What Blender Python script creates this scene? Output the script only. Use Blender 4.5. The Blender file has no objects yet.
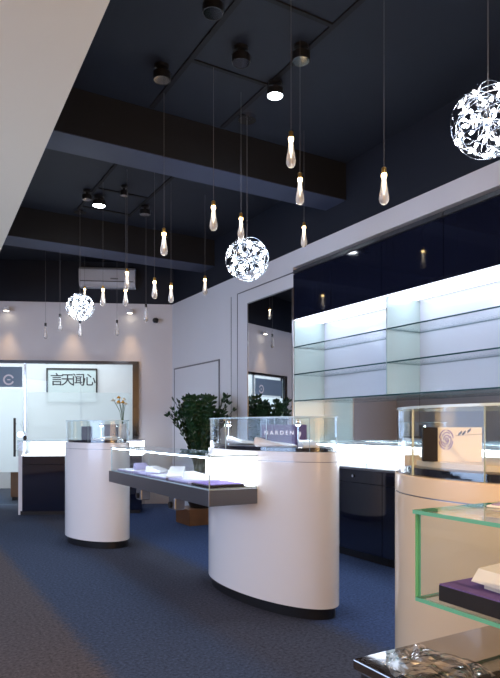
import bpy, bmesh, math, random
from mathutils import Vector, Matrix
random.seed(7)
C = bpy.context.scene.collection
SC = bpy.context.scene
PI = math.pi
R = math.radians

# ------------------------------------------------------------------ camera
YAW = R(30.28); SN, CS = math.sin(YAW), math.cos(YAW); F = 608.0; EYE = 1.15
cam = bpy.data.objects.new('camera', bpy.data.cameras.new('camera')); C.objects.link(cam)
cam.location = (0, 0, EYE); cam.rotation_euler = (PI/2, 0, -YAW)
cam.data.sensor_fit = 'HORIZONTAL'; cam.data.sensor_width = 36
cam.data.lens = 36*F/500; cam.data.shift_y = 88/500; cam.data.clip_start = .05
SC.camera = cam
SC.view_settings.view_transform = 'Standard'; SC.view_settings.look = 'None'
SC.view_settings.gamma = 1; SC.view_settings.exposure = 0.5
SC.view_settings.use_curve_mapping = False

# ------------------------------------------------------------------ world and large lights
w = bpy.data.worlds.new('world'); SC.world = w; w.use_nodes = True
w.node_tree.nodes['Background'].inputs[0].default_value = (.22, .28, .45, 1)
w.node_tree.nodes['Background'].inputs[1].default_value = .05

def area(name, loc, rot, sx, sy, power, col):
    l = bpy.data.lights.new(name, 'AREA'); l.shape = 'RECTANGLE'; l.size = sx; l.size_y = sy
    l.energy = power; l.color = col
    o = bpy.data.objects.new(name, l); C.objects.link(o); o.location = loc; o.rotation_euler = rot
    return o
def spot(name, loc, power, col, angle=70, blend=.6, rot=(0, 0, 0), size=.04):
    l = bpy.data.lights.new(name, 'SPOT'); l.energy = power; l.color = col
    l.spot_size = R(angle); l.spot_blend = blend; l.shadow_soft_size = size
    o = bpy.data.objects.new(name, l); C.objects.link(o); o.location = loc; o.rotation_euler = rot
    return o
WARM = (1, .64, .32); COOL = (.72, .82, 1); BLUE = (.40, .58, 1)
# unseen warm fill light added behind the camera
area('warm_fill_light', (-.6, -2.85, 1.5), (R(90), 0, 0), 3.6, 2.3, 135, (1, .58, .24))
# unseen cool fill light added at the left wall
area('side_fill_light', (-2.85, 4.6, 1.5), (R(90), 0, R(-90)), 3.6, 1.8, 108, (.50, .66, 1))
# light in the room beyond the glass
area('rear_room_light', (1.3, 11.2, 2.7), (0, 0, R(-24.3)), 4.5, 1.6, 80, (.86, .95, 1))

# ------------------------------------------------------------------ materials
def mat(name, col, rough=.5, metal=0, emis=None, es=0, coat=0, trans=0, ior=1.45, noise=None, spec=.5):
    m = bpy.data.materials.new(name); m.use_nodes = True
    nt = m.node_tree; b = nt.nodes['Principled BSDF']
    b.inputs['Base Color'].default_value = (*col, 1); b.inputs['Roughness'].default_value = rough
    b.inputs['Metallic'].default_value = metal; b.inputs['IOR'].default_value = ior
    b.inputs['Coat Weight'].default_value = coat; b.inputs['Coat Roughness'].default_value = .04
    b.inputs['Transmission Weight'].default_value = trans
    b.inputs['Specular IOR Level'].default_value = spec
    if emis: b.inputs['Emission Color'].default_value = (*emis, 1); b.inputs['Emission Strength'].default_value = es
    if noise:
        sc, amt = noise
        t = nt.nodes.new('ShaderNodeTexCoord'); n = nt.nodes.new('ShaderNodeTexNoise'); n.inputs['Scale'].default_value = sc
        n.inputs['Detail'].default_value = 4
        r = nt.nodes.new('ShaderNodeMapRange'); r.inputs['To Min'].default_value = 1-amt; r.inputs['To Max'].default_value = 1+amt
        x = nt.nodes.new('ShaderNodeVectorMath'); x.operation = 'SCALE'; x.inputs[0].default_value = col
        nt.links.new(t.outputs['Object'], n.inputs['Vector']); nt.links.new(n.outputs['Fac'], r.inputs['Value'])
        nt.links.new(r.outputs['Result'], x.inputs['Scale']); nt.links.new(x.outputs['Vector'], b.inputs['Base Color'])
    return m
def glass_thin(name, tint, refl=1.0, rough=.0, f0=.02):
    m = bpy.data.materials.new(name); m.use_nodes = True; nt = m.node_tree; nt.nodes.clear()
    o = nt.nodes.new('ShaderNodeOutputMaterial'); mx = nt.nodes.new('ShaderNodeMixShader')
    tr = nt.nodes.new('ShaderNodeBsdfTransparent'); tr.inputs[0].default_value = (*tint, 1)
    gl = nt.nodes.new('ShaderNodeBsdfGlossy'); gl.inputs['Roughness'].default_value = rough
    gl.inputs['Color'].default_value = (refl, refl, refl, 1)
    # Schlick reflectance, the same from either side of the pane
    ge = nt.nodes.new('ShaderNodeNewGeometry'); dt = nt.nodes.new('ShaderNodeVectorMath'); dt.operation = 'DOT_PRODUCT'
    nt.links.new(ge.outputs['Normal'], dt.inputs[0]); nt.links.new(ge.outputs['Incoming'], dt.inputs[1])
    def mth(op, a, b=None):
        n = nt.nodes.new('ShaderNodeMath'); n.operation = op
        for i, q in enumerate((a, b)):
            if q is None: continue
            if isinstance(q, (int, float)): n.inputs[i].default_value = q
            else: nt.links.new(q, n.inputs[i])
        return n.outputs[0]
    c = mth('ABSOLUTE', dt.outputs['Value']); c = mth('SUBTRACT', 1.0, c); c = mth('POWER', c, 5.0)
    c = mth('MULTIPLY', c, .8); c = mth('ADD', c, f0); c = mth('MINIMUM', c, 1.0)
    nt.links.new(c, mx.inputs[0]); nt.links.new(tr.outputs[0], mx.inputs[1]); nt.links.new(gl.outputs[0], mx.inputs[2])
    nt.links.new(mx.outputs[0], o.inputs[0]); return m
def frosted(name, col, tfac):
    m = bpy.data.materials.new(name); m.use_nodes = True; nt = m.node_tree; nt.nodes.clear()
    o = nt.nodes.new('ShaderNodeOutputMaterial'); mx = nt.nodes.new('ShaderNodeMixShader')
    tr = nt.nodes.new('ShaderNodeBsdfTransparent'); tl = nt.nodes.new('ShaderNodeBsdfTranslucent'); tl.inputs[0].default_value = (*col, 1)
    mx.inputs[0].default_value = tfac
    nt.links.new(tr.outputs[0], mx.inputs[1]); nt.links.new(tl.outputs[0], mx.inputs[2]); nt.links.new(mx.outputs[0], o.inputs[0]); return m
def emit(name, col, s):
    return mat(name, (.8, .8, .8), .5, 0, col, s)

M = dict(
 wall=mat('wall_paint', (.66, .65, .68), .6, noise=(3, .02)),
 white=mat('white_paint', (.72, .73, .78), .5, noise=(2, .02)),
 slab=mat('soffit_paint', (.80, .72, .58), .7, noise=(2, .02)),  # warm light on the lowered ceiling is put into this cream tone
 dark=mat('ceiling_dark_paint', (.0064, .0096, .0200), .7, noise=(6, .15)),
 beam=mat('beam_paint', (.0035, .0043, .0070), .65, noise=(6, .1)),
 beamlit=mat('beam_underside_lit', (.032, .042, .080), .6, noise=(6, .08)),  # light on the beam underside put into a paler colour
 black=mat('black_plastic', (.01, .01, .012), .35),
 gloss=mat('glossy_navy_lacquer', (.007, .009, .022), .05, coat=.5),
 groove=mat('groove_black', (.004, .004, .006), .8),
 mirror=mat('mirror_silver', (.80, .83, .86), .015, 1),
 chrome=mat('polished_chrome', (.75, .76, .8), .1, 1),
 darkchrome=mat('smoked_steel', (.10, .10, .11), .12, 1),
 steel=mat('brushed_dark_steel', (.23, .24, .27), .28, .85),
 lacq=mat('white_lacquer', (.80, .78, .77), .22, coat=.4, noise=(1.5, .01)),
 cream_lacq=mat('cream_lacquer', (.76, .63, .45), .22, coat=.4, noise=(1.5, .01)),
 backpan=mat('pale_back_glass', (.43, .46, .53), .16, coat=.6),
 divpan=mat('green_tinted_panel', (.33, .42, .42), .12, coat=.6),
 glass=glass_thin('clear_glass', (.955, .975, .975)),
 glassf=glass_thin('clear_partition_glass', (.92, .95, .94)),
 edge=mat('pale_glass_edge', (.50, .66, .72), .15, coat=.5),  # pale tone holds the led light on the glass edges
 gedge=mat('green_glass_edge', (.12, .46, .36), .15, coat=.5, emis=None),
 dedge=mat('dark_glass_edge', (.03, .08, .09), .15),
 film=frosted('frosted_film', (.96, .98, 1), .95),
 film2=frosted('pale_frosted_film', (.93, .96, .97), .5),
 led=emit('led_white', (.80, .88, 1), 22),
 diff=emit('light_diffuser_white', (.80, .86, 1), 3.2),
 panel=emit('glow_panel_white', (.86, .90, 1), 3.2),  # glow added in place of white case backs lit by leds
 bulb=emit('bulb_white', (.86, .92, 1), 60),
 downl=emit('downlight_lens', (.85, .92, 1), 25),
 warml=emit('warm_lens', (1, .86, .62), 9),
 gold=emit('gold_lamp_glow', (1, .68, .28), 14),
 core=emit('warm_white_core', (1, .84, .62), 2.2),
 crystal=mat('crystal', (1, 1, 1), .08, trans=.7, ior=1.45),
 wire=mat('wire_silver', (.38, .40, .43), .2, 1, (.8, .85, 1), .0),
 cord=mat('grey_cord', (.12, .12, .13), .5),
 brass=mat('brass', (.55, .36, .12), .3, 1),
 leaf=mat('plant_leaf', (.012, .045, .014), .35, noise=(14, .5)),
 stem=mat('plant_stem', (.05, .10, .03), .5),
 wood=mat('brown_wood', (.20, .09, .035), .4, noise=(9, .3)),
 pot=mat('dark_ceramic', (.015, .015, .018), .3),
 soil=mat('soil', (.03, .02, .015), .9, noise=(40, .4)),
 purple=mat('purple_card', (.055, .035, .14), .5),
 velvet=mat('purple_velvet', (.16, .10, .36), .8, noise=(60, .1)),
 blackv=mat('black_velvet', (.012, .010, .014), .8),
 pad=mat('white_leatherette', (.82, .83, .86), .45),
 lilac=mat('lilac_velvet', (.34, .32, .52), .8),
 cream=mat('cream_card', (.75, .70, .62), .5),
 creampad=mat('cream_board', (.75, .62, .42), .4),
 bluebox=mat('blue_grey_card', (.16, .19, .26), .5),
 wtext=mat('white_print', (.85, .83, .9), .5),
 ptext=mat('purple_print', (.13, .04, .34), .5),
 btext=mat('black_print', (.02, .02, .03), .5),
 banner=mat('blue_grey_banner', (.20, .29, .40), .5),
 ac=mat('off_white_plastic', (.5, .52, .58), .45),
 petal=mat('cream_petal', (.85, .80, .62), .6),
 yellow=mat('yellow_petal', (.8, .42, .05), .6),
 vase=mat('white_ceramic', (.78, .76, .72), .2),
 paper=mat('scroll_paper', (.55, .62, .64), .7),
 mirrortop=mat('black_glass_top', (.02, .018, .018), .03, coat=1, ior=1.9),
 cello=glass_thin('cellophane', (.93, .95, .97), 1, .06, .22),
)
# carpet: heather carpet laid in lengthwise bands of blue and brown-grey
def carpet():
    m = bpy.data.materials.new('banded_carpet'); m.use_nodes = True; nt = m.node_tree; b = nt.nodes['Principled BSDF']
    N = nt.nodes.new; Lk = nt.links.new
    b.inputs['Roughness'].default_value = .95; b.inputs['Specular IOR Level'].default_value = .1
    g = N('ShaderNodeNewGeometry'); sx = N('ShaderNodeSeparateXYZ'); Lk(g.outputs['Position'], sx.inputs[0])
    n0 = N('ShaderNodeTexNoise'); n0.inputs['Scale'].default_value = 26; Lk(g.outputs['Position'], n0.inputs['Vector'])
    ad = N('ShaderNodeMath'); ad.operation = 'MULTIPLY_ADD'; ad.inputs[1].default_value = .12; Lk(n0.outputs['Fac'], ad.inputs[0]); Lk(sx.outputs['X'], ad.inputs[2])
    mr = N('ShaderNodeMapRange'); mr.inputs['From Min'].default_value = -2.94; mr.inputs['From Max'].default_value = 5.06
    Lk(ad.outputs[0], mr.inputs['Value'])
    cr = N('ShaderNodeValToRGB'); cr.color_ramp.interpolation = 'LINEAR'
    br = (.105, .092, .096, 1); bl = (.060, .080, .128, 1); dk = (.066, .072, .098, 1); bb = (.052, .082, .175, 1)
    def p(x): return (x+3.0)/8
    e = cr.color_ramp.elements
    e[0].position = 0; e[0].color = br; e[1].position = p(.82); e[1].color = br
    for x, c in ((.90, bl), (1.45, bl), (1.62, dk), (2.10, dk), (2.25, bb), (3.1, bb)):
        k = e.new(p(x)); k.color = c
    Lk(mr.outputs[0], cr.inputs[0])
    n1 = N('ShaderNodeTexNoise'); n1.inputs['Scale'].default_value = 55; n1.inputs['Detail'].default_value = 6; n1.inputs['Roughness'].default_value = .75; Lk(g.outputs['Position'], n1.inputs['Vector'])
    r1 = N('ShaderNodeMapRange'); r1.inputs['From Min'].default_value = .3; r1.inputs['From Max'].default_value = .7
    r1.inputs['To Min'].default_value = .35; r1.inputs['To Max'].default_value = 1.6; Lk(n1.outputs['Fac'], r1.inputs['Value'])
    v = N('ShaderNodeVectorMath'); v.operation = 'SCALE'; Lk(cr.outputs[0], v.inputs[0]); Lk(r1.outputs[0], v.inputs['Scale'])
    Lk(v.outputs[0], b.inputs['Base Color'])
    bp = N('ShaderNodeBump'); bp.inputs['Strength'].default_value = .3; bp.inputs['Distance'].default_value = .004
    Lk(n1.outputs['Fac'], bp.inputs['Height']); Lk(bp.outputs[0], b.inputs['Normal'])
    return m
M['carpet'] = carpet()

# ------------------------------------------------------------------ mesh helpers
class MB:
    def __init__(s): s.bm = bmesh.new(); s.mi = 0
    def _f(s, vs):
        try:
            f = s.bm.faces.new(vs); f.material_index = s.mi; return f
        except ValueError: return None
    def box(s, x0, x1, y0, y1, z0, z1, mx=None, bev=0):
        b = bmesh.new() if bev else s.bm
        P = [Vector((x, y, z)) for z in (z0, z1) for y in (y0, y1) for x in (x0, x1)]
        if mx: P = [mx @ p for p in P]
        v = [b.verts.new(p) for p in P]
        for q in ((0,2,3,1),(4,5,7,6),(0,1,5,4),(2,6,7,3),(0,4,6,2),(1,3,7,5)):
            f = b.faces.new([v[i] for i in q]); f.material_index = s.mi
        if bev:
            bmesh.ops.bevel(b, geom=b.edges[:], offset=bev, segments=2, affect='EDGES', profile=.5)
            s.merge(b)
        return s
    def merge(s, b):
        me = bpy.data.meshes.new('tmp'); b.to_mesh(me); b.free()
        n = len(s.bm.faces); s.bm.from_mesh(me); bpy.data.meshes.remove(me)
        s.bm.faces.ensure_lookup_table()
        for f in s.bm.faces[n:]: f.material_index = s.mi
    def prism(s, pts, z0, z1):
        a = [s.bm.verts.new((x, y, z0)) for x, y in pts]; b = [s.bm.verts.new((x, y, z1)) for x, y in pts]
        s._f(a[::-1]); s._f(b); n = len(pts)
        for i in range(n): s._f([a[i], a[(i+1) % n], b[(i+1) % n], b[i]])
        return s
    def rings(s, loops, cap=True, closed=False):
        L = [[s.bm.verts.new(p) for p in lp] for lp in loops]; n = len(L[0])
        for a, b in zip(L, L[1:] + ([L[0]] if closed else [])):
            for i in range(n): s._f([a[i], a[(i+1) % n], b[(i+1) % n], b[i]])
        if cap and not closed: s._f(L[0][::-1]); s._f(L[-1])
        return s
    def lathe(s, prof, seg=24, c=(0, 0, 0), ell=(1, 1)):
        return s.rings([[(c[0]+max(r, 1e-4)*ell[0]*math.cos(2*PI*i/seg), c[1]+max(r, 1e-4)*ell[1]*math.sin(2*PI*i/seg), c[2]+z) for i in range(seg)] for r, z in prof])
    def tube(s, pts, r, seg=8, closed=False):
        pts = [Vector(p) for p in pts]; n = len(pts); rr = r if isinstance(r, (list, tuple)) else [r]*n
        loops = []
        ref = None
        for i, p in enumerate(pts):
            if closed: t = pts[(i+1) % n]-pts[i-1]
            else: t = pts[min(i+1, n-1)]-pts[max(i-1, 0)]
            t.normalize()
            if ref is None: ref = t.orthogonal().normalized()
            ref = (ref - t*ref.dot(t)).normalized(); u = ref; v = t.cross(u)
            loops.append([p+(u*math.cos(2*PI*k/seg)+v*math.sin(2*PI*k/seg))*rr[i] for k in range(seg)])
        return s.rings(loops, closed=closed)
    def build(s, name, m, parent=None, smooth=False, loc=None, rotz=0, lab=None, recalc=True):
        if recalc: bmesh.ops.recalc_face_normals(s.bm, faces=s.bm.faces[:])
        me = bpy.data.meshes.new(name); s.bm.to_mesh(me); s.bm.free()
        for k in (m if isinstance(m, (list, tuple)) else [m]): me.materials.append(M[k])
        if smooth:
            for p in me.polygons: p.use_smooth = True
            try: me.set_sharp_from_angle(angle=R(40))
            except Exception: pass
        o = bpy.data.objects.new(name, me); C.objects.link(o)
        if parent: o.parent = parent
        if loc: o.location = loc
        if rotz: o.rotation_euler[2] = rotz
        if lab: o['label'] = lab
        return o
def thing(name, label, cat, loc=(0, 0, 0), rotz=0, group=None):
    o = bpy.data.objects.new(name, None); C.objects.link(o); o.empty_display_size = .1
    o.location = loc; o.rotation_euler = (0, 0, rotz); o['label'] = label; o['category'] = cat
    if group: o['group'] = group
    return o
def tag(o, label, cat, group=None):
    o['label'] = label; o['category'] = cat
    if group: o['group'] = group
    return o
def struct(o): o['kind'] = 'structure'; return o
def hang(l, parent):   # a lamp's own light under its thing, given in the thing's local coordinates
    l.parent = parent; return l
def bx(name, m, x0, x1, y0, y1, z0, z1, parent=None, bev=0, lab=None, loc=None, rotz=0):
    return MB().box(x0, x1, y0, y1, z0, z1, bev=bev).build(name, m, parent, lab=lab, loc=loc, rotz=rotz)
def pane(name, x0, x1, y0, y1, z0, z1, parent, edge='edge', g='glass', loc=None, rotz=0):
    """a pane of glass: the two wide faces clear, the thin faces show the glass edge colour"""
    b = MB().box(x0, x1, y0, y1, z0, z1); d = [x1-x0, y1-y0, z1-z0]; ax = d.index(min(d))
    b.bm.normal_update()
    for f in b.bm.faces: f.material_index = 0 if abs(f.normal[ax]) > .5 else 1
    return b.build(name, [g, edge], parent, loc=loc, rotz=rotz)
def text_mesh(name, s, size, m, parent, mx, ext=.0006, bold=0):
    cu = bpy.data.curves.new(name, 'FONT'); cu.body = s; cu.size = size; cu.extrude = ext; cu.align_x = 'CENTER'; cu.align_y = 'CENTER'; cu.offset = bold
    t = bpy.data.objects.new(name, cu); C.objects.link(t); dg = bpy.context.evaluated_depsgraph_get()
    me = bpy.data.meshes.new_from_object(t.evaluated_get(dg)); bpy.data.objects.remove(t)
    me.materials.clear(); me.materials.append(M[m]); o = bpy.data.objects.new(name, me); C.objects.link(o)
    o.parent = parent; o.matrix_local = mx; return o
def front_mx(x, y, z):   # text readable from -Y
    return Matrix.Translation((x, y, z)) @ Matrix.Rotation(PI/2, 4, 'X')

# ------------------------------------------------------------------ setting
XW = 3.6; ZW = 2.99; ZC = 3.6
PHI = math.atan2(.411, -.912)             # direction of the rear glass front, from the right corner leftwards
CR = Vector((3.592, 8.487, 0)); U = Vector((math.cos(PHI), math.sin(PHI), 0)); NRM = Vector((-U.y, U.x, 0))
if NRM.y > 0: NRM = -NRM                   # towards the shop
RW = PHI - PI                              # local +x runs to the right (towards the corner), local -y into the shop
def bwbox(name, m, s0, s1, o0, o1, z0, z1, parent=None, **k):
    """box on the rear wall: s = distance left of the corner, o = distance in front of the wall"""
    return bx(name, m, -s1, -s0, -o1, -o0, z0, z1, parent, **k) if parent else bx(name, m, -s1, -s0, -o1, -o0, z0, z1, None, loc=CR, rotz=RW, **k)
def BW(s, o, z=0): p = CR + U*s + NRM*o; return Vector((p.x, p.y, z))

struct(bx('floor', 'carpet', -3.1, 5.0, -3.1, 14, -.1, 0))
struct(bx('ceiling', 'dark', -3.1, 5.0, -3.1, 13, ZC, ZC+.1))
struct(bx('wall_left', 'wall', -3.1, -3.0, -3.1, 12.5, 0, ZC))
struct(bx('wall_front', 'wall', -3.1, 4.2, -3.1, -3.0, 0, ZC))
b = MB(); b.box(XW, XW+.5, 5.27, 8.6, 0, ZW-.17); b.box(XW, XW+.5, -3.0, 8.6, ZW-.17, ZW); b.box(4.03, 4.13, -3.0, 5.27, 0, ZW-.17)
struct(b.build('wall_right', 'white'))
struct(bx('wall_upper_right', 'dark', XW+.02, XW+.5, -3.0, 8.6, ZW, ZC))
# rear wall: plaster pieces round the glass front, and a dark painted upper part
struct(bwbox('wall_back', 'wall', -.1, .485, -.12, 0, 0, ZW))
struct(bwbox('wall_back_over_glass', 'wall', .485, 3.2, -.12, 0, 2.10, ZW))
struct(bwbox('wall_back_left', 'wall', 3.2, 7.3, -.12, 0, 0, ZW))
struct(bwbox('wall_back_upper', 'dark', -.1, 7.3, -.12, 0, ZW, ZC))
# lowered plaster ceiling over the left side
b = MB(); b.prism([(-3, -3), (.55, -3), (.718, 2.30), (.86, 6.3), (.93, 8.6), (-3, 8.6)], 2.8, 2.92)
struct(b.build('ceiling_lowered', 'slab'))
# beams
for n, y0, y1 in (('beam', 4.43, 4.74), ('beam', 7.12, 7.50)):
    o = bx('ceiling_beam', ['beam'], -3.0, XW+.02, y0, y1, 3.262, ZC); struct(o)
    o = bx('ceiling_beam_lit_underside', ['beamlit'], -3.0, XW+.02, y0, y1, 3.255, 3.262); struct(o)  # thin sheet carrying the painted light of the beam underside
# right wall panels: flush door, panel joints
o = bx('door_1', 'white', XW-.012, XW-.0005, 6.95, 8.36, .02, 2.0); struct(o)
b = MB(); b.box(XW-.014, XW, 6.93, 6.95, 0, 2.02); b.box(XW-.014, XW, 8.36, 8.385, 0, 2.02); b.box(XW-.014, XW, 6.93, 8.385, 2.0, 2.02)
struct(b.build('trim_1', 'steel'))
b = MB(); b.box(XW-.004, XW, 6.62, 6.63, 0, 2.76); b.box(XW-.004, XW, 6.46, 6.472, 0, 2.77); b.box(XW-.004, XW, 5.27, 6.472, 2.76, 2.772)
struct(b.build('trim_2', 'steel'))
struct(bx('baseboard_right', 'darkchrome', XW-.012, XW, 6.48, 6.93, 0, .08))

# unseen window frames added round the two fill lights
for nm, a in (('added_window_1', (-2.4, 1.2, -3.0, -2.96, .35, 2.65)), ('added_window_2', (-3.0, -2.96, 2.8, 6.4, .6, 2.4))):
    x0, x1, y0, y1, z0, z1 = a; b = MB(); t = .06
    if nm == 'added_window_1':
        b.box(x0-t, x0, y0, y1, z0-t, z1+t); b.box(x1, x1+t, y0, y1, z0-t, z1+t); b.box(x0, x1, y0, y1, z0-t, z0); b.box(x0, x1, y0, y1, z1, z1+t); b.box(-.63, -.57, y0, y1, z0, z1)
    else:
        b.box(x0, x1, y0-t, y0, z0-t, z1+t); b.box(x0, x1, y1, y1+t, z0-t, z1+t); b.box(x0, x1, y0, y1, z0-t, z0); b.box(x0, x1, y0, y1, z1, z1+t); b.box(x0, x1, 4.57, 4.63, z0, z1)
    struct(b.build(nm, 'darkchrome'))

# ------------------------------------------------------------------ rear glass front
b = MB(); b.box(-3.2, -.485, -.05, .05, 2.08, 2.125)
struct(b.build('trim_3', 'darkchrome', loc=CR, rotz=RW))
struct(bwbox('trim_4', 'darkchrome', .485, .575, -.05, .05, 0, 2.08))
struct(bwbox('trim_5', 'darkchrome', 3.12, 3.2, -.05, .05, 0, 2.08))
def bwpane(name, s0, s1, z0, z1, g='glassf', o=0):
    return struct(pane(name, -s1, -s0, -o-.005, -o+.005, z0, z1, None, 'edge', g, loc=CR, rotz=RW))
bwpane('window_3', .58, 1.33, .02, 2.08); bwpane('window_4', 1.34, 2.115, .02, 2.08)
o = struct(bwbox('trim_6', 'chrome', 2.12, 2.14, -.02, .02, 0, 2.08))
dr = struct(bwpane('door_2', 2.15, 3.11, .02, 2.07))
def onto(nm, m, s0, s1, o0, o1, z0, z1, par, lab=None):
    return bx(nm, m, -s1, -s0, -o1, -o0, z0, z1, par, lab=lab)
onto('frosted_film', 'film', 2.16, 3.10, .006, .008, .49, 1.70, dr, 'white frosted film')
hb = MB(); hb.tube([(-2.265, -.06, .72), (-2.265, -.06, 1.28)], .017, 12)
hb.tube([(-2.265, 0, .80), (-2.265, -.06, .80)], .01, 8); hb.tube([(-2.265, 0, 1.2), (-2.265, -.06, 1.2)], .01, 8)
hb.build('door_handle', 'black', dr, True, lab='long black bar handle')
lk = MB(); lk.rings([[(-2.19+.045*math.cos(2*PI*i/20), y, 1.04+.045*math.sin(2*PI*i/20)) for i in range(20)] for y in (.0, -.03)])
lk.rings([[(-2.19+.02*math.cos(2*PI*i/20), y, 1.04+.02*math.sin(2*PI*i/20)) for i in range(20)] for y in (-.03, -.045)])
lk.build('door_lock', 'chrome', dr, True, lab='round chrome lock')
fl = struct(onto('window_film', 'film2', .60, 2.10, .006, .008, .49, 1.66, None)); fl.location = CR; fl.rotation_euler[2] = RW
sg = thing('door_sign', 'blue-grey banner sign with white ring emblem on the glass door', 'sign', CR + NRM*.012, RW)
bx('banner_panel', 'banner', -3.05, -2.17, -.006, 0, 1.735, 2.03, sg)
rb = MB()
for i in range(14):
    a = 2*PI*i/16+.6; rb.box(-.016, .016, -.002, 0, -.012, .012, Matrix.Translation((-2.36+.066*math.cos(a), -.007, 1.84+.066*math.sin(a))) @ Matrix.Rotation(-a-PI/2, 4, 'Y'))
rb.box(-2.38, -2.335, -.009, -.007, 1.832, 1.848)
rb.build('ring_emblem', 'wtext', sg)
# room beyond the glass
b = MB(); b.box(-.9, 4.6, 2.6, 2.7, 0, 2.9); b.box(-4.6, -.9, 2.6, 2.7, 0, 2.9)
b.bm.free()
struct(bwbox('wall_beyond_glass', 'wall', -1.0, 5.2, -2.7, -2.6, 0, ZC))
struct(bwbox('wall_beyond_right', 'wall', -.2, -.1, -2.7, -.12, 0, ZC))
struct(bwbox('wall_beyond_left', 'wall', 4.3, 4.4, -2.6, -.12, 0, ZC))
struct(bwbox('ceiling_beyond_glass', 'white', -.2, 4.4, -2.6, -.12, 2.85, 2.95))
pic = thing('calligraphy_picture', 'framed ink calligraphy of four characters on the wall beyond the glass', 'picture', BW(1.93, -2.59, 1.93), RW)
b = MB(); W, Hh, t = .47, .33, .025
b.box(-W, W, -.03, 0, Hh-t, Hh); b.box(-W, W, -.03, 0, -Hh, -Hh+t); b.box(-W, -W+t, -.03, 0, -Hh+t, Hh-t); b.box(W-t, W, -.03, 0, -Hh+t, Hh-t)
b.build('picture_frame', 'black', pic)
bx('picture_paper', 'paper', -W+t, W-t, -.012, 0, -Hh+t, Hh-t, pic)
for i, ch in enumerate('言天闻心'):
    text_mesh('calligraphy_character', ch, .25, 'btext', pic, front_mx(-.28+.20*i, -.014, .10), .001, .002)
bn = thing('wooden_cabinet', 'low reddish-brown wooden cabinet on the floor behind the glass door', 'cabinet', BW(2.24, -.9), RW)
bx('body', 'wood', -.28, .28, -.25, .25, .05, .46, bn, .01); bx('plinth', 'black', -.26, .26, -.23, .23, 0, .05, bn)

# air conditioner on the dark upper wall
ac = thing('air_conditioner', 'white split air conditioner on the dark wall above the glass front', 'air conditioner', BW(.93, 0, 3.20), RW)
b = MB(); b.rings([[(x, -.002, 0), (x, -.15, 0), (x, -.20, .06), (x, -.20, .24), (x, -.15, .28), (x, -.002, .28)] for x in (-.40, .40)])
b.build('body', 'ac', ac, lab='white plastic casing')
bx('air_flap', 'ac', -.36, .36, -.175, -.155, -.012, .02, ac); bx('display_panel', 'steel', .05, .16, -.205, -.2, .10, .12, ac)
bx('air_slot', 'groove', -.38, .38, -.202, -.199, .065, .075, ac)
sc_ = thing('security_camera', 'small black security camera high on the wall by the rear corner', 'camera', BW(.235, 0, 2.735), RW)
b = MB(); b.tube([(0, 0, 0), (0, -.06, 0)], .012, 8); b.build('bracket', 'black', sc_)
b = MB(); b.lathe([(.001, -.045), (.03, -.038), (.045, -.01), (.045, .01), (.03, .03), (.001, .035)], 16, (0, -.09, 0)); b.build('camera_dome', 'black', sc_, True)
for s, lb in ((2.37, 'small warm downlight washing the wall at the far left above the glass door'), (1.45, 'small warm downlight washing the wall behind the farthest crystal ball'), (.61, 'small warm downlight washing the wall near the rear right corner')):
    d = thing('wall_downlight', lb, 'light', BW(s, .10, 2.83), RW, 'warm downlights along the rear wall')
    b = MB(); b.lathe([(.045, 0), (.045, .05), (.03, .06)], 20); b.build('housing', 'white', d, True)
    b = MB(); b.lathe([(.036, -.002), (.036, .004)], 20); b.build('lens', 'warml', d)
    b = MB(); b.box(-.012, .012, 0, .10, .02, .04); b.build('bracket', 'white', d)
    hang(spot('wall_downlight_glow', (0, -.02, -.01), 20, WARM, 62, .8, (R(-6), 0, 0)), d)

for x, y, e, rz, tl, lb in ((.25, .35, 95, -52, 27, 'added unseen warm downlight in the lowered ceiling beside the cream pedestal'), (-.6, 1.6, 20, 0, 0, 'added unseen warm downlight in the lowered ceiling over the brown carpet')):  # unseen downlights added to warm the near side of the room
    d = thing('added_downlight', lb, 'light', (x, y, 2.80), 0, 'added warm downlights')
    MB().lathe([(.06, -.006), (.065, 0), (.045, .0), (.045, -.006)], 24).build('trim_ring', 'white', d, True)
    MB().lathe([(.044, -.004), (.044, -.001)], 24).build('lens', 'warml', d)
    hang(spot('added_downlight_glow', (0, 0, -.02), e, (1, .62, .30), 75, .8, (R(tl), 0, R(rz))), d)

# ------------------------------------------------------------------ ceiling: tracks and fittings
b = MB()
def track(x0, x1, y0, y1, label):
    o = bx('lighting_track', 'groove', x0, x1, y0, y1, ZC-.010, ZC); tag(o, label, 'track', 'black lighting tracks on the dark ceiling'); return o
track(1.68, 1.715, .2, 4.40, 'long black track on the near ceiling bay, left of the pair')
track(2.29, 2.325, .2, 4.40, 'long black track on the near ceiling bay, right of the pair')
track(1.715, 2.29, 3.68, 3.71, 'short black cross track on the near ceiling bay, farther of two')
track(1.715, 2.29, 2.93, 2.96, 'short black cross track on the near ceiling bay, nearer of two')
track(1.76, 1.79, 4.76, 6.9, 'black track in the bay beyond the beam, running left')
track(2.33, 2.36, 4.76, 6.8, 'black track in the bay beyond the beam, running right')
track(1.79, 2.33, 6.15, 6.18, 'black cross track beyond the beam, nearer of two')
track(1.79, 2.33, 6.74, 6.77, 'black cross track beyond the beam, nearest the second beam')
def ceil_pt(px, py, z=ZC):      # plan position of a ceiling fitting
    D = F*(z-EYE)/(427-py); L = (px-250)/F*D
    return D*SN+L*CS, D*CS-L*SN
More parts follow.
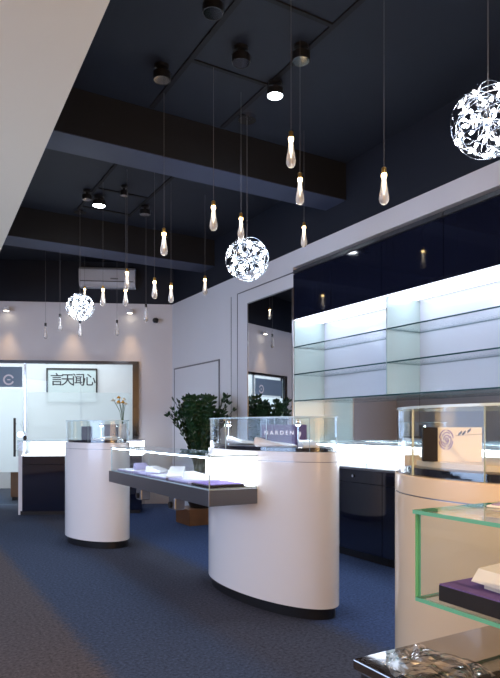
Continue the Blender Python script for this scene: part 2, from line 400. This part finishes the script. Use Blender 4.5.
def fitting(px, py, lit, label, r=.06):
    x, y = ceil_pt(px, py, ZC-.09)
    d = thing('ceiling_spotlight', label, 'light', (x, y, ZC), 0, 'round black ceiling spotlights')
    b = MB(); b.lathe([(r*.8, 0), (r*.8, -.02), (.012, -.022), (.012, -.05), (r, -.052), (r, -.10), (r*.93, -.10), (r*.9, -.075)], 24); b.build('housing', 'black', d, True)
    b = MB(); b.lathe([(r*.88, -.098), (r*.88, -.092)], 24); b.build('lens', 'downl' if lit else 'darkchrome', d)
    if lit: hang(spot('spotlight_beam', (0, 0, -.11), lit, COOL, 85, .7), d)
fitting(275, 95, 34, 'lit round spotlight on the near ceiling bay, above the large crystal drop')
fitting(99, 205, 30, 'lit round spotlight beyond the beam, above the far crystal ball', .07)
fitting(162, 79, 0, 'unlit black spotlight at the end of the left near track')
fitting(213, 12, 0, 'unlit black spotlight at the top, beside the left near track')
fitting(241, 62, 0, 'unlit black spotlight between the near cross tracks')
fitting(301, 60, 0, 'unlit black spotlight beside the right near track')
fitting(87, 199, 0, 'unlit black spotlight left of the lit far spotlight', .05)
fitting(145, 214, 0, 'unlit black spotlight beyond the beam, near the second beam')
fitting(124, 195, 0, 'unlit small black spotlight by the farther track crossing', .04)

# ------------------------------------------------------------------ right wall unit
fas = thing('wall_unit_fascia', 'glossy black upper cabinet fronts running along the right wall', 'cabinet', (XW, 5.27, 0))
J = [0, -.64, -1.335, -2.02, -2.71, -3.4, -4.1, -4.8]
for a, c in zip(J, J[1:]):
    bx('door', 'gloss', .0, .02, c+.003, a-.003, 2.27, 2.745, fas)
bx('body', 'black', .02, .40, J[-1], 0, 2.29, 2.80, fas)
for a, c in zip(J, J[1:]): bx('top_reflection', 'steel', -.004, .02, c+.004, a-.004, 2.753, 2.79, fas)  # grey bars put in for the reflection along the door tops
st = bx('light_strip', 'diff', .015, .36, J[-1], -.01, 2.262, 2.285, fas, lab='bright white light diffuser')
area('fascia_strip_glow', (XW+.20, 2.9, 2.26), (0, 0, 0), .2, 4.6, 5, (.66, .78, 1))
# back panels, dividers, shelves
def unit_panel(nm, m, x0, x1, y0, y1, z0, z1, lb, cat, grp=None): return tag(bx(nm, m, x0, x1, y0, y1, z0, z1), lb, cat, grp)
bays = [(3.88, 5.27, 'farthest'), (2.49, 3.88, 'middle'), (1.10, 2.49, 'nearest')]
for y0, y1, nm in bays:
    unit_panel('back_panel', 'backpan', 4.0, 4.02, y0+.002, y1-.002, 1.42, 2.27, f'pale blue glass back panel of the {nm} shelf bay', 'panel', 'pale back panels of the wall unit')
    unit_panel('wall_mirror', 'mirror', 4.0, 4.02, y0+.002, y1-.002, 1.0, 1.415, f'low mirror panel under the shelves of the {nm} bay', 'mirror', 'low mirrors behind the wall counter')
for y, nm in ((5.262, 'far end of the wall unit by the tall mirror'), (3.88, 'between the farthest and middle bays'), (2.49, 'between the middle and nearest bays')):
    unit_panel('divider_panel', 'divpan', XW+.01, 3.998, y-.006, y+.006, 1.425 if y < 5 else 1.0, 2.26, f'green tinted upright panel at the {nm}' if y > 5 else f'green tinted upright panel {nm}', 'panel', 'green tinted uprights of the wall unit')
for y0, y1, nm in bays:
    for z, zn in ((1.975, 'top'), (1.69, 'middle'), (1.415, 'lowest')):
        o = pane('glass_shelf', XW, 3.998, y0+.008, y1-.014, z, z+.012, None, 'dedge'); tag(o, f'clear glass shelf with dark edge, {zn} of the {nm} bay', 'shelf', 'glass shelves of the right wall unit')
tm = thing('wall_mirror', 'tall mirror on the right wall between the plant and the shelves', 'mirror', (XW, 5.72, 0))
bx('mirror_glass', 'mirror', -.008, -.001, -.44, .48, .1, 2.60, tm); 
b = MB(); b.box(-.012, 0, .48, .49, .09, 2.61); b.box(-.012, 0, -.45, -.44, .09, 2.61); b.box(-.012, 0, -.44, .48, 2.60, 2.61); b.build('mirror_frame', 'steel', tm)

# wall counter: dark cabinets below, lit glass showcase above
XF = 3.45; ys = [5.20-.72*i for i in range(9)]
for i, (a, c) in enumerate(zip(ys, ys[1:])):
    if c < .2: break
    pos = ['at the far end beside the tall mirror', 'second from the far end', 'showing beside the cream pedestal', 'just behind the cream pedestal edge', 'fully behind the cream pedestal', 'near end of the row'][i]
    t = thing('base_cabinet', f'glossy navy-black base cabinet of the wall counter, {pos}', 'cabinet', (XF, c, 0), 0, 'base cabinets of the wall counter')
    wd = a-c
    bx('body', 'black', .022, .55, .002, wd-.002, .08, .78, t); bx('plinth', 'black', .06, .5, .002, wd-.002, 0, .08, t)
    bx('door', 'gloss', 0, .02, .004, wd-.004, .08, .665, t); bx('drawer', 'gloss', 0, .02, .004, wd-.004, .672, .78, t)
    k = MB(); k.tube([(0, wd/2, .725), (-.012, wd/2, .725)], .012, 12); k.build('lock', 'chrome', t, True)
ct = thing('wall_showcase', 'long brightly lit glass showcase on top of the dark wall cabinets', 'showcase', (XF, .2, .78))
bx('base_board', 'steel', 0, .55, 0, 5.0, 0, .015, ct); bx('glow_panel', 'panel', .49, .53, .01, 4.99, .02, .20, ct, lab='white back panel with added glow')
bx('case_floor', 'pad', .01, .49, .01, 4.99, .015, .022, ct)
for k in range(4): pane('front_glass', 0, .006, 1.25*k+.002, 1.25*k+1.248, .015, .215, ct)
pane('top_glass', 0, .55, 0, 5.0, .215, .225, ct); pane('end_glass', .006, .54, 4.99, 4.996, .015, .215, ct)
bx('led_strip', 'led', .02, .035, .01, 4.99, .20, .212, ct)

# ------------------------------------------------------------------ oval pedestals with glass cases
def ellp(a, b, n=64, t0=0, t1=2*PI, closed=True):
    return [(a*math.cos(t0+(t1-t0)*i/n), b*math.sin(t0+(t1-t0)*i/n)) for i in range(n if closed else n+1)]
def pedestal(loc, rot, A, B, label, seams, lamp=None, gh=.205, fin='lacq'):
    p = thing('display_pedestal', label, 'pedestal', (*loc, 0), rot, 'oval display pedestals')
    n = 96
    def lp(k, z): return [(x, y, z) for x, y in ellp(A+k, B+k, n)]
    MB().rings([lp(-.025, 0), lp(-.025, .075)]).build('plinth', 'black', p, True, lab='recessed black plinth')
    MB().rings([lp(-.024, .07), lp(0, .07), lp(0, .938), lp(-.03, .938)]).build('body', fin, p, True)
    MB().rings([lp(-.005, .93), lp(-.005, .945)]).build('groove', 'steel', p, True)
    MB().rings([lp(-.02, .942), lp(0, .942), lp(0, .997), lp(-.003, 1.0), lp(-.02, 1.0)]).build('rim', fin, p, True)
    MB().rings([lp(-.03, 1.0), lp(-.03, 1.022), lp(-.04, 1.026)]).build('base_disc', 'gloss', p, True, lab='black inset disc')
    g = -.012; th = .006
    sm = sorted(seams)
    for i, s0 in enumerate(sm):
        s1 = sm[(i+1) % len(sm)]
        if s1 <= s0: s1 += 360
        m = max(6, int((s1-s0)/5)); t0, t1 = R(s0+.12), R(s1-.12)
        o = ellp(A+g, B+g, m, t0, t1, False); q = ellp(A+g-th, B+g-th, m, t0, t1, False)
        b = MB(); V = [[b.bm.verts.new((x, y, z)) for x, y in L] for L in (o, q) for z in (1.0, 1.0+gh)]
        ob, ot, ib, it = V
        for k in range(m):
            b.mi = 0; b._f([ob[k], ob[k+1], ot[k+1], ot[k]]); b._f([ib[k+1], ib[k], it[k], it[k+1]])
            b.mi = 1; b._f([ot[k], ot[k+1], it[k+1], it[k]]); b._f([ob[k+1], ob[k], ib[k], ib[k+1]])
        b.mi = 1; b._f([ob[0], ot[0], it[0], ib[0]]); b._f([ob[m], ib[m], it[m], ot[m]])
        b.build('glass_panel', ['glass', 'edge'], p, recalc=False)
    b = MB(); lo = [b.bm.verts.new(v) for v in lp(g+.006, 1.0+gh+.001)]; hi = [b.bm.verts.new(v) for v in lp(g+.006, 1.0+gh+.009)]
    b._f(lo[::-1]); b._f(hi); b.mi = 1
    for i in range(n): b._f([lo[i], lo[(i+1) % n], hi[(i+1) % n], hi[i]])
    b.build('glass_top', ['glass', 'edge'], p, recalc=False)
    for (lx, ly, e) in (lamp or []):
        s = MB(); s.tube([(lx, ly, 1.02), (lx, ly, 1.17)], .004, 8); s.lathe([(.012, 0), (.018, .012), (.014, .03), (.004, .032)], 14, (lx, ly, 1.165)); o = s.build('case_lamp', 'chrome', p, True)
        MB().lathe([(.011, 0), (.014, .006)], 14, (lx, ly, 1.157)).build('lamp_lens', 'bulb', o)
        l = spot('case_lamp_glow', (lx, ly, 1.15), e, COOL, 140, .8, size=.015); hang(l, p)
    return p
left_p = pedestal((1.736, 6.0), .29, .247, .433, 'round-ended white pedestal with glass case, at the left end of the glass bridge', (30, 120, 205, 250, 300), [(.02, -.05, 2)])
mid_p = pedestal((2.194, 3.52), .086, .257, .648, 'large oval white pedestal in the centre with black plinth', (20, 90, 165, 206, 243, 300), [(-.12, .3, 1), (.02, -.3, .8)])
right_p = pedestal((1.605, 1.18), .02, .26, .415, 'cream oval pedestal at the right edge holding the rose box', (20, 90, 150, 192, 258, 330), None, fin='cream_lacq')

# ------------------------------------------------------------------ glass bridge showcase between the pedestals
def bridge(name, label, x0, x1, y0, y1, zb, zt, edge, base=True, th=.008, back=True):
    t = thing(name, label, 'showcase', (x0, y0, zb)); w_, l_, h_ = x1-x0, y1-y0, zt-zb
    pane('bottom_glass', 0, w_, 0, l_, 0, th, t, edge)
    pane('side_glass', 0, th, 0, l_, th, h_-th, t, edge); pane('side_glass', w_-th, w_, 0, l_, th, h_-th, t, edge)
    pane('end_glass', th, w_-th, 0, th, th, h_-th, t, edge); pane('end_glass', th, w_-th, l_-th, l_, th, h_-th, t, edge)
    pane('top_glass', -.004, w_+.004, -.004, l_+.004, h_-th, h_, t, edge)
    return t
b1 = bridge('bridge_showcase', 'lit glass showcase bridging the left and the centre pedestals', 1.63, 1.985, 3.284, 5.20, .768, .9755, 'edge')
bx('base_rail', 'steel', 0, .36, 0, 1.98, -.10, -.002, b1, .004, lab='polished dark metal base')
bx('support_arm', 'darkchrome', .13, .21, 1.98, 2.31, -.10, -.02, b1)
MB().box(.272, .282, .02, .60, .012, .195).box(.272, .346, .010, .020, .012, .195).build('glow_panel', 'panel', b1, lab='white back panel with added glow')  # added glow stands for the pedestal side lit by the led strip
bx('led_strip', 'led', .012, .024, .02, 1.90, .19, .198, b1)
for y in (.62, 1.28):
    o = bx('lock_housing', 'steel', .02, .10, y-.055, y+.055, -.19, -.10, b1, .01)
    k = MB(); k.tube([(.02, y, -.155), (.004, y, -.155)], .022, 16); k.build('lock_cylinder', 'black', o, True)
def in_tray(name, m, x, y, z, w_, l_, h_, rot, label, cat, grp=None, m2=None):
    t = thing(name, label, cat, (x, y, z), rot, grp)
    bx('body', m, -w_/2, w_/2, -l_/2, l_/2, 0, h_, t, min(.004, h_/3))
    if m2: bx('insert', m2, -w_/2+.008, w_/2-.008, -l_/2+.008, l_/2-.008, h_, h_+.003, t)
    return t
ZT = .777
in_tray('display_tray', 'blackv', 1.80, 3.46, ZT, .29, .26, .014, 0, 'dark purple tray at the near end of the bridge showcase', 'tray', 'jewellery trays in the bridge showcase', 'velvet')
for i, (y, lb) in enumerate(((3.80, 'lilac tray under the white pads in the bridge showcase, nearest'), (4.18, 'lilac tray in the middle of the bridge showcase'), (4.55, 'lilac tray in the far half of the bridge showcase'), (4.92, 'lilac tray at the far end of the bridge showcase'))):
    in_tray('display_tray', 'lilac', 1.79, y, ZT, .28, .32, .014, .02, lb, 'tray', 'jewellery trays in the bridge showcase', 'pad' if i % 2 else 'lilac')
def wedge(name, label, x, y, z, w_, l_, h0, h1, rot, m='pad', grp=None):
    t = thing(name, label, 'jewellery stand', (x, y, z), rot, grp)
    b = MB(); b.rings([[(-w_/2, yy, 0), (w_/2, yy, 0), (w_/2*.9, yy, hh), (-w_/2*.9, yy, hh)] for yy, hh in ((-l_/2, h0), (-l_/2+.01, h0+.006), (l_/2, h1))])
    b.build('pad', m, t, True)
    return t
g = 'white slanted jewellery pads in the bridge showcase'
wedge('jewellery_pad', 'white slanted pad, nearest of those in the bridge showcase', 1.80, 3.76, .794, .13, .20, .008, .05, .5, grp=g)
wedge('jewellery_pad', 'long white slanted pad lying across the middle of the bridge showcase', 1.77, 4.10, .794, .12, .30, .012, .06, -.5, grp=g)
wedge('jewellery_pad', 'small white pad in the far half of the bridge showcase', 1.80, 4.52, .794, .12, .18, .01, .045, .3, grp=g)
wedge('jewellery_pad', 'lilac wedge pad at the far end of the bridge showcase', 1.80, 4.90, .794, .12, .16, .01, .05, -.2, 'lilac', grp=g)

# ------------------------------------------------------------------ contents of the centre case
def neck(name, label, x, y, z, rot, s=1.0):
    t = thing(name, label, 'jewellery stand', (x, y, z), rot)
    b = MB()
    L = []
    for u, w_, h_ in ((-.11, .015, .010), (-.09, .05, .016), (-.03, .062, .024), (.02, .05, .030), (.05, .03, .036), (.08, .026, .046), (.11, .03, .052)):
        L.append([(s*w_*math.cos(2*PI*i/16), s*u, s*max(0, (h_*.5+h_*.5*math.sin(2*PI*i/16)))) for i in range(16)])
    b.rings(L); b.build('bust', 'pad', t, True); return t
neck('necklace_stand', 'white necklace bust lying at the front of the centre case', 2.05, 3.19, 1.026, .7, 1.2)
neck('necklace_stand', 'white necklace bust lying toward the left of the centre case', 2.12, 3.72, 1.026, .5, 1.2)
wedge('jewellery_pad', 'long white pad in front of the purple sign in the centre case', 2.23, 3.10, 1.026, .10, .28, .012, .04, -.5)
sg = thing('brand_sign', 'purple card sign with white lettering and flower emblem in the centre case', 'sign', (2.23, 3.37, 1.026), -.5)
bx('card', 'purple', -.15, .15, -.008, .008, 0, .14, sg, .002)
text_mesh('lettering', 'N A R D E N', .036, 'wtext', sg, front_mx(-.035, -.010, .085), .0008, .0008)
b = MB()
for k in range(5):
    a = R(-60+30*k); b.rings([[(.10+.012*math.sin(a)*q+.006*math.cos(v*PI/3)*math.sin(q*PI), -.010-.001*d, .055+.040*q*math.cos(a*.5)+.004*math.sin(v*PI/3)) for v in range(6)] for q, d in ((.1, 0), (.4, 1), (.7, 1), (1.0, 0))])
b.tube([(.10, -.010, .03), (.10, -.010, .06)], .002, 6)
b.build('flower_emblem', 'wtext', sg)
# contents of the left case
in_tray('gift_box', 'bluebox', 1.60, 5.86, 1.026, .10, .03, .13, -.45, 'upright blue-grey box at the left of the left pedestal case', 'box')
in_tray('gift_box', 'bluebox', 1.86, 5.92, 1.026, .13, .05, .15, -.6, 'larger blue-grey box at the right of the left pedestal case', 'box')
wedge('jewellery_pad', 'white pad lying between the two boxes in the left pedestal case', 1.76, 5.80, 1.026, .14, .22, .01, .03, -.9)

# ------------------------------------------------------------------ contents of the right case
t = thing('display_board', 'oval cream board on the black disc of the cream pedestal', 'board', (1.605, 1.18, 1.026), .02)
b = MB(); b.rings([[(x, y, z) for x, y in ellp(.26-k, .415-k, 72)] for k, z in ((.052, 0), (.05, .002), (.05, .018), (.054, .020))]); b.build('board', 'creampad', t, True)
rx = thing('gift_box', 'white box with purple rose print and dark spine in the cream pedestal case', 'box', (1.445, 1.27, 1.046), math.atan2(1.192-1.3215, 1.469-1.386)+.30)
bx('box_body', 'cream', -.042, .085, .0, .045, 0, .103, rx, .001); bx('spine', 'blackv', -.085, -.042, .0, .045, 0, .103, rx, .001, lab='dark purple spine')
def arc(cx, cz, r, a0, a1, n=14, ez=1.0): return [(cx+r*math.cos(R(a0+(a1-a0)*i/n)), -.0012, cz+ez*r*math.sin(R(a0+(a1-a0)*i/n))) for i in range(n+1)]
b = MB()
cx, cz = -.018, .066
for r, offs, nn in ((.0035, 0, 1), (.0085, 20, 2), (.0135, 50, 3), (.0185, 10, 4)):
    for k in range(nn):
        a = offs+360*k/nn; b.tube(arc(cx+.002*math.cos(R(a)), cz+.002*math.sin(R(a)), r, a, a+360/nn-14, 12, 1.5), .0014, 6)
b.build('rose_print', 'ptext', rx)
b = MB(); b.tube([(.008, -.001, .078), (.085, -.001, .083)], .0005, 6)
for k, (x, z) in enumerate(((.018, .083), (.029, .084), (.044, .091))):
    b.rings([[(x+s*.0045*math.cos(v*PI/4)+q*.004, -.001-.0004*(q % 2), z+q*.006-.004+.0015*math.sin(v*PI/4)) for v in range(8)] for q, s in ((0, .3), (1, 1), (2, .3))])
b.build('twig_print', 'btext', rx)
wedge('jewellery_pad', 'cream low pad beside the rose box at the right picture edge', 1.62, 1.03, 1.046, .16, .14, .02, .035, -.3, 'creampad')
in_tray('price_card', 'cream', 1.43, 1.42, 1.026, .05, .006, .035, -.7, 'tiny card standing at the left of the cream pedestal case', 'card')

# ------------------------------------------------------------------ near showcase, low black table
b2 = bridge('corner_showcase', 'green-edged glass showcase at the lower right, holding the purple tray', .95, 1.385, -.35, .934, .783, .975, 'gedge', th=.008)
bt = thing('black_table', 'low black table with glossy top under the green-edged showcase', 'table', (.771, -.5, 0))
bx('body', 'black', .0, .60, 0, 1.40, .06, .68, bt, .002); bx('plinth', 'black', .04, .56, .04, 1.36, 0, .06, bt)
bx('top_glass', 'mirrortop', -.003, .603, -.003, 1.42, .68, .70, bt, .003, lab='black glass top with mirror shine')
for y in (.35, 1.15):
    bx('spacer_foot', 'chrome', .34, .42, y-.15, y-.07, -.083, 0, b2)
wt = thing('display_tray', 'thick black tray with purple velvet top in the green-edged showcase', 'tray', (1.072, .27, .791), 0)
bx('tray_body', 'blackv', -.10, .26, -.40, .62, 0, .032, wt, .001); bx('velvet_top', 'velvet', -.099, .259, -.399, .619, .032, .035, wt)
wd = thing('necklace_stand', 'white wedge-shaped jewellery stand on the purple tray', 'jewellery stand', (1.075, .66, .826), -.10)
b = MB(); b.box(-.07, .14, -.12, .15, 0, .012); b.build('stand_foot', 'cream', wd)
b = MB(); b.rings([[(-.085, y, .012), (.15, y, .016), (.15, y, .055), (-.065, y, .036)] for y in (-.14, .17)]); b.build('stand_top', 'pad', wd)
# clear film crumpled on the corner of the black table
random.seed(11)
b = MB(); NX, NY = 26, 18; G = []
for i in range(NX+1):
    row = []
    for j in range(NY+1):
        u, v = i/NX, j/NY
        x = .785+.15*u + .012*math.sin(7*v+3*u); y = .895-.13*v-.05*u*v + .008*math.sin(9*u)
        z = .7015+.022*abs(math.sin(9*u+4*v+1.2*math.sin(6*v)))*(math.sin(PI*u)**.6)*(.3+.7*math.sin(PI*v)) + .004*random.random()
        row.append(b.bm.verts.new((x, y, z)))
    G.append(row)
for i in range(NX):
    for j in range(NY): b._f([G[i][j], G[i+1][j], G[i+1][j+1], G[i][j+1]])
tag(b.build('clear_film', 'cello'), 'crumpled shiny clear film on the corner of the low black table', 'film')
# lace-like price card lying on top of the near showcase
in_tray('paper_card', 'pad', 1.19, .86, .976, .14, .09, .004, .3, 'small white card lying on top of the green-edged showcase', 'card', None, 'lilac')

# ------------------------------------------------------------------ rear counter in front of the glass
rc = thing('rear_counter', 'white-lit counter with glossy black front before the glass front', 'counter', BW(1.97, .72), RW)
LN = 1.60
bx('plinth', 'black', .03, LN-.03, -.27, .27, 0, .05, rc); bx('body', 'gloss', .06, LN, -.30, .30, .05, .77, rc)
bx('side_post', 'white', 0, .06, -.26, -.22, 0, .97, rc); bx('side_post', 'white', 0, .06, .24, .28, 0, .97, rc)
bx('glow_panel', 'panel', .05, LN, .20, .22, .79, .955, rc, lab='white panel with added glow'); bx('glow_panel', 'panel', .05, LN, -.28, .2, .775, .785, rc)
pane('front_glass', 0, LN, -.30, -.294, .77, .96, rc); pane('side_glass', 0, .006, -.29, .29, .77, .96, rc)
bx('counter_top', 'backpan', .62, LN, -.31, .31, .962, .985, rc, .002); pane('top_glass', 0, .62, -.31, .31, .962, .975, rc)
bx('drawer_line', 'groove', .065, LN, -.302, -.300, .655, .665, rc)
in_tray('price_card', 'blackv', *BW(1.78, .90)[:2], .786, .08, .05, .012, RW, 'small dark tag lying in the lit end of the rear counter', 'card')

# vase of flowers on the rear counter
vp = BW(.66, .62, .985)
va = thing('flower_vase', 'white ceramic vase with white and yellow flowers on the rear counter', 'vase', vp)
b = MB(); b.lathe([(.05, 0), (.085, .04), (.095, .09), (.08, .14), (.045, .18), (.05, .21)], 24); b.build('vase', 'vase', va, True)
b = MB(); br_ = []
random.seed(3)
for k in range(7):
    a = random.uniform(0, 6.28); h = random.uniform(.28, .50); d = random.uniform(.03, .14)
    tip = Vector((d*math.cos(a)-.04, d*math.sin(a), .2+h*.8)); br_.append(tip)
    b.tube([(0, 0, .15), (tip.x*.3, tip.y*.3, .2+h*.4), tip], .004, 6)
b.build('stems', 'stem', va, True)
for k, tp in enumerate(br_):
    b = MB()
    for q in range(6):
        a = q*PI/3; mxx = Matrix.Translation(tp) @ Matrix.Rotation(a, 4, 'Z') @ Matrix.Rotation(R(50), 4, 'Y')
        b.rings([[mxx @ Vector((x+0, w_*math.cos(v*PI/3), .003*math.sin(v*PI/3))) for v in range(6)] for x, w_ in ((.002, .004), (.02, .016), (.036, .014), (.045, .003))])
    b.build('blossom', 'petal' if k % 2 == 0 else 'yellow', va, True)
tw = thing('twig_ornament', 'tiny dark vase with bare white twigs on the rear counter left end', 'vase', BW(1.93, .80, .975))
b = MB(); b.lathe([(.018, 0), (.026, .03), (.012, .06)], 16); b.build('vase', 'pot', tw, True)
b = MB()
for k in range(6):
    a = k*1.05; b.tube([(0, 0, .05), (.02*math.cos(a), .02*math.sin(a), .14), (.06*math.cos(a), .06*math.sin(a), .22+.02*(k % 3))], .003, 5)
b.build('twigs', 'paper', tw, True)

# ------------------------------------------------------------------ plant
pb = tag(bx('planter_box', 'wood', -.22, .22, -.20, .20, 0, .19, None, .006, loc=(3.16, 6.62, 0)), 'low brown wooden box on the carpet under the potted plant', 'box')
pl = thing('potted_plant', 'large dark green potted plant between the glass bridge and the mirror', 'plant', (3.17, 6.60, .19))
b = MB(); b.lathe([(.13, 0), (.17, .1), (.19, .36), (.20, .38), (.18, .38), (.17, .34)], 28); b.build('pot', 'pot', pl, True)
b = MB(); b.lathe([(.172, .33), (.172, .345)], 24); b.build('soil', 'soil', pl)
random.seed(5)
bs, bl_ = MB(), MB()
def leaf(p, d, up, ln, wd):
    d = d.normalized(); s = d.cross(up).normalized(); n = s.cross(d)
    P = [p, p+d*ln*.3+s*wd+n*.004, p+d*ln*.7+s*wd*.8, p+d*ln, p+d*ln*.7-s*wd*.8, p+d*ln*.3-s*wd+n*.004]
    c = bl_.bm.verts.new(p+d*ln*.5-n*wd*.25); v = [bl_.bm.verts.new(q) for q in P]
    for i in range(6): bl_._f([v[i], v[(i+1) % 6], c])
for k in range(64):
    a = random.uniform(0, 2*PI); sp = .40*math.sqrt(random.random()); h = random.uniform(.72, 1.0)
    p0 = Vector((.06*math.cos(a), .06*math.sin(a), .34)); p2 = Vector((sp*math.cos(a), sp*math.sin(a), .34+h)); p1 = Vector((sp*.25*math.cos(a), sp*.25*math.sin(a), .34+h*.6))
    if p2.x > .38: p2.x = .38
    pts = [(1-t)**2*p0+2*t*(1-t)*p1+t*t*p2 for t in [i/14 for i in range(15)]]
    bs.tube(pts, [.009-.0005*i for i in range(15)], 6)
    for i in range(4, 15):
        tn = (pts[min(i+1, 14)]-pts[i-1]).normalized(); sd = tn.cross(Vector((0, 0, 1)));
        if sd.length < .1: sd = Vector((math.cos(a+1.57), math.sin(a+1.57), 0))
        sd = (Matrix.Rotation(random.uniform(-.6, .6), 3, tn) @ sd.normalized())
        for sg_ in (-1, 1):
            leaf(pts[i], sd*sg_+tn*.75, tn.cross(sd), random.uniform(.065, .09), .022)
    leaf(pts[-1], p2-p1, Vector((math.cos(a), math.sin(a), .2)), .07, .018)
bs.build('stems', 'stem', pl, True); bl_.build('foliage', 'leaf', pl, False, recalc=False)

# ------------------------------------------------------------------ crystal ball chandeliers
def ico_dirs(n):
    out = []
    for i in range(n):
        z = 1-2*(i+.5)/n; r = math.sqrt(1-z*z); a = i*PI*(3-math.sqrt(5)); out.append(Vector((r*math.cos(a), r*math.sin(a), z)))
    return out
def ball(px, py, D, r, z, label, power, nr=13, nb=42, wire=.0022):
    L = (px-250)/F*D; x, y = D*SN+L*CS, D*CS-L*SN
    t = thing('crystal_ball_lamp', label, 'chandelier', (x, y, z), 0, 'sparkling crystal ball lamps')
    MB().tube([(0, 0, r*.2), (0, 0, ZC-z-.03)], .0022, 6).build('cord', 'cord', t)
    MB().lathe([(.07, ZC-z-.03), (.07, ZC-z)], 24).build('canopy', 'chrome', t, True)
    MB().lathe([(.001, -.028), (.02, -.02), (.028, 0), (.02, .02), (.001, .028)], 14).build('hub', 'chrome', t, True)
    dirs = ico_dirs(nr*2)
    for k in range(nr):
        n = dirs[k]; u = n.orthogonal().normalized(); v = n.cross(u); off = n*(.42*r*((k % 3)-1)*.9); rr = math.sqrt(r*r-off.length_squared)
        MB().tube([off+(u*math.cos(2*PI*i/36)+v*math.sin(2*PI*i/36))*rr for i in range(36)], wire, 6, True).build('ring', 'wire', t, True)
    for k, d in enumerate(ico_dirs(nb)):
        q = r*(.90 if k % 2 else .66)
        o = MB().tube([d*.02, d*q], wire*.7, 6).build('rod', 'wire', t)
        bb = MB(); u = d.orthogonal().normalized(); v = d.cross(u)
        bb.rings([[d*(q+h)+(u*math.cos(PI/3*i)+v*math.sin(PI/3*i))*rad for i in range(6)] for h, rad in ((-.010, .003), (-.003, .0065), (.004, .0065), (.011, .003))])
        bb.build('bulb', 'bulb', o)
        if k % 2:
            c = MB(); w2 = (u+v*.3).normalized()
            for m_ in range(5):
                e = (Matrix.Rotation(m_*2*PI/5, 3, d) @ w2); s = e.cross(d); a0 = d*(q-.01)+e*.01; a1 = d*(q+.004)+e*.034
                c.rings([[a0+s*.003+d*.003, a0-s*.003+d*.003, a0-d*.003], [(a0+a1)/2+s*.007+d*.004, (a0+a1)/2-s*.007+d*.004, (a0+a1)/2-d*.005], [a1+s*.001, a1-s*.001, a1-d*.001]])
            c.build('crystal_petals', 'crystal', o)
    l = bpy.data.lights.new('ball_glow', 'POINT'); l.energy = power; l.color = COOL; l.shadow_soft_size = r*.7
    lo = bpy.data.objects.new('ball_glow', l); C.objects.link(lo); lo.parent = t
ball(247, 259, 4.80, .172, 2.476, 'sparkling crystal ball lamp hanging over the centre pedestal', 3)
ball(80, 307, 6.865, .155, 2.505, 'small far crystal ball lamp in front of the air conditioner', 3)
ball(488, 121, 2.68, .158, 2.50, 'nearest crystal ball lamp, cut by the right picture edge', 1.6, 13, 38, .0013)

# ------------------------------------------------------------------ crystal drop pendants
drops = [
 (291, 134, 168, 1, 'largest crystal drop pendant, highest and right of the centre crystal ball'),
 (300, 175, 205, 1, 'crystal drop pendant just below the largest one'),
 (304, 224, 247, 1, 'lowest crystal drop of the three hanging right of the centre crystal ball'),
 (384, 170, 205, 1, 'crystal drop pendant hanging alone before the dark wall at right'),
 (213.5, 203, 231, 1, 'crystal drop pendant left of and higher than the centre crystal ball'),
 (241, 215, 239, 1, 'crystal drop pendant right above the centre crystal ball'),
 (164, 230, 256, 1, 'crystal drop pendant midway between the two farther crystal balls'),
 (205, 277, 295, 1, 'low small crystal drop pendant left of the centre crystal ball'),
 (171, 284, 303, 1, 'crystal drop pendant hanging before the rear wall corner'),
 (154.5, 279, 299, 1, 'crystal drop pendant just right of the air conditioner'),
 (127, 270, 290, 1, 'crystal drop pendant in front of the right end of the air conditioner'),
 (103, 287, 306, 1, 'crystal drop pendant below the middle of the air conditioner'),
 (125.5, 288, 306, 1, 'crystal drop pendant under the right half of the air conditioner, lower one'),
 (84.7, 287, 300, 1, 'crystal drop pendant half hidden behind the small far crystal ball'),
 (146, 305, 322, 0, 'dim crystal drop pendant against the rear wall near the security camera'),
 (117, 321, 336, 0, 'dim crystal drop pendant low over the right half of the glass front'),
 (80, 321, 337, 0, 'dim crystal drop pendant right below the small far crystal ball'),
 (60, 315, 331, 0, 'dim crystal drop pendant left of the small far crystal ball, higher one'),
 (45.5, 324, 339, 0, 'leftmost dim crystal drop pendant, low over the glass front'),
]
for px, y0, y1, lit, lb in drops:
    D = .19*F/(y1-y0)
    if D > 8.0: D = 8.0
    if px == 241: D = 4.45
    ln = (y1-y0)*D/F; L = (px-250)/F*D; x, y = D*SN+L*CS, D*CS-L*SN; z = EYE+(427-y1)*D/F
    t = thing('crystal_pendant', lb, 'pendant lamp', (x, y, z), 0, 'crystal drop pendants')
    q = ln/.19
    b = MB(); b.lathe([(.001, 0), (.014*q, .004*q), (.024*q, .016*q), (.028*q, .032*q), (.026*q, .052*q), (.019*q, .09*q), (.0135*q, .13*q), (.0125*q, .16*q), (.010*q, .163*q)], 20)
    b.build('crystal_drop', 'crystal', t, True)
    b = MB()
    for k in range(9):
        a = k*2.4; zz = .03+.012*k; rr = .013*(1-k/14)
        b.lathe([(.0005, -.004), (.0035, 0), (.0005, .004)], 6, (rr*math.cos(a)*q, rr*math.sin(a)*q, zz*q))
    b.build('bubbles', 'pad', t)
    so = MB().lathe([(.0125, .164*q), (.014, .17*q), (.014, .200*q), (.005, .207*q)], 14).build('socket', 'brass' if lit else 'black', t, True)
    if lit:
        MB().lathe([(.001, .05*q), (.005*q, .08*q), (.0065*q, .12*q), (.0085*q, .158*q)], 12).build('light_core', 'core', t, True)
        MB().lathe([(.0135*q, .150*q), (.0145*q, .153*q), (.0145*q, .168*q), (.0135*q, .170*q)], 14).build('lamp_ring', 'gold', t)
    MB().tube([(0, 0, .205*q), (0, 0, ZC-z)], .0016, 6).build('cord', 'cord', t)
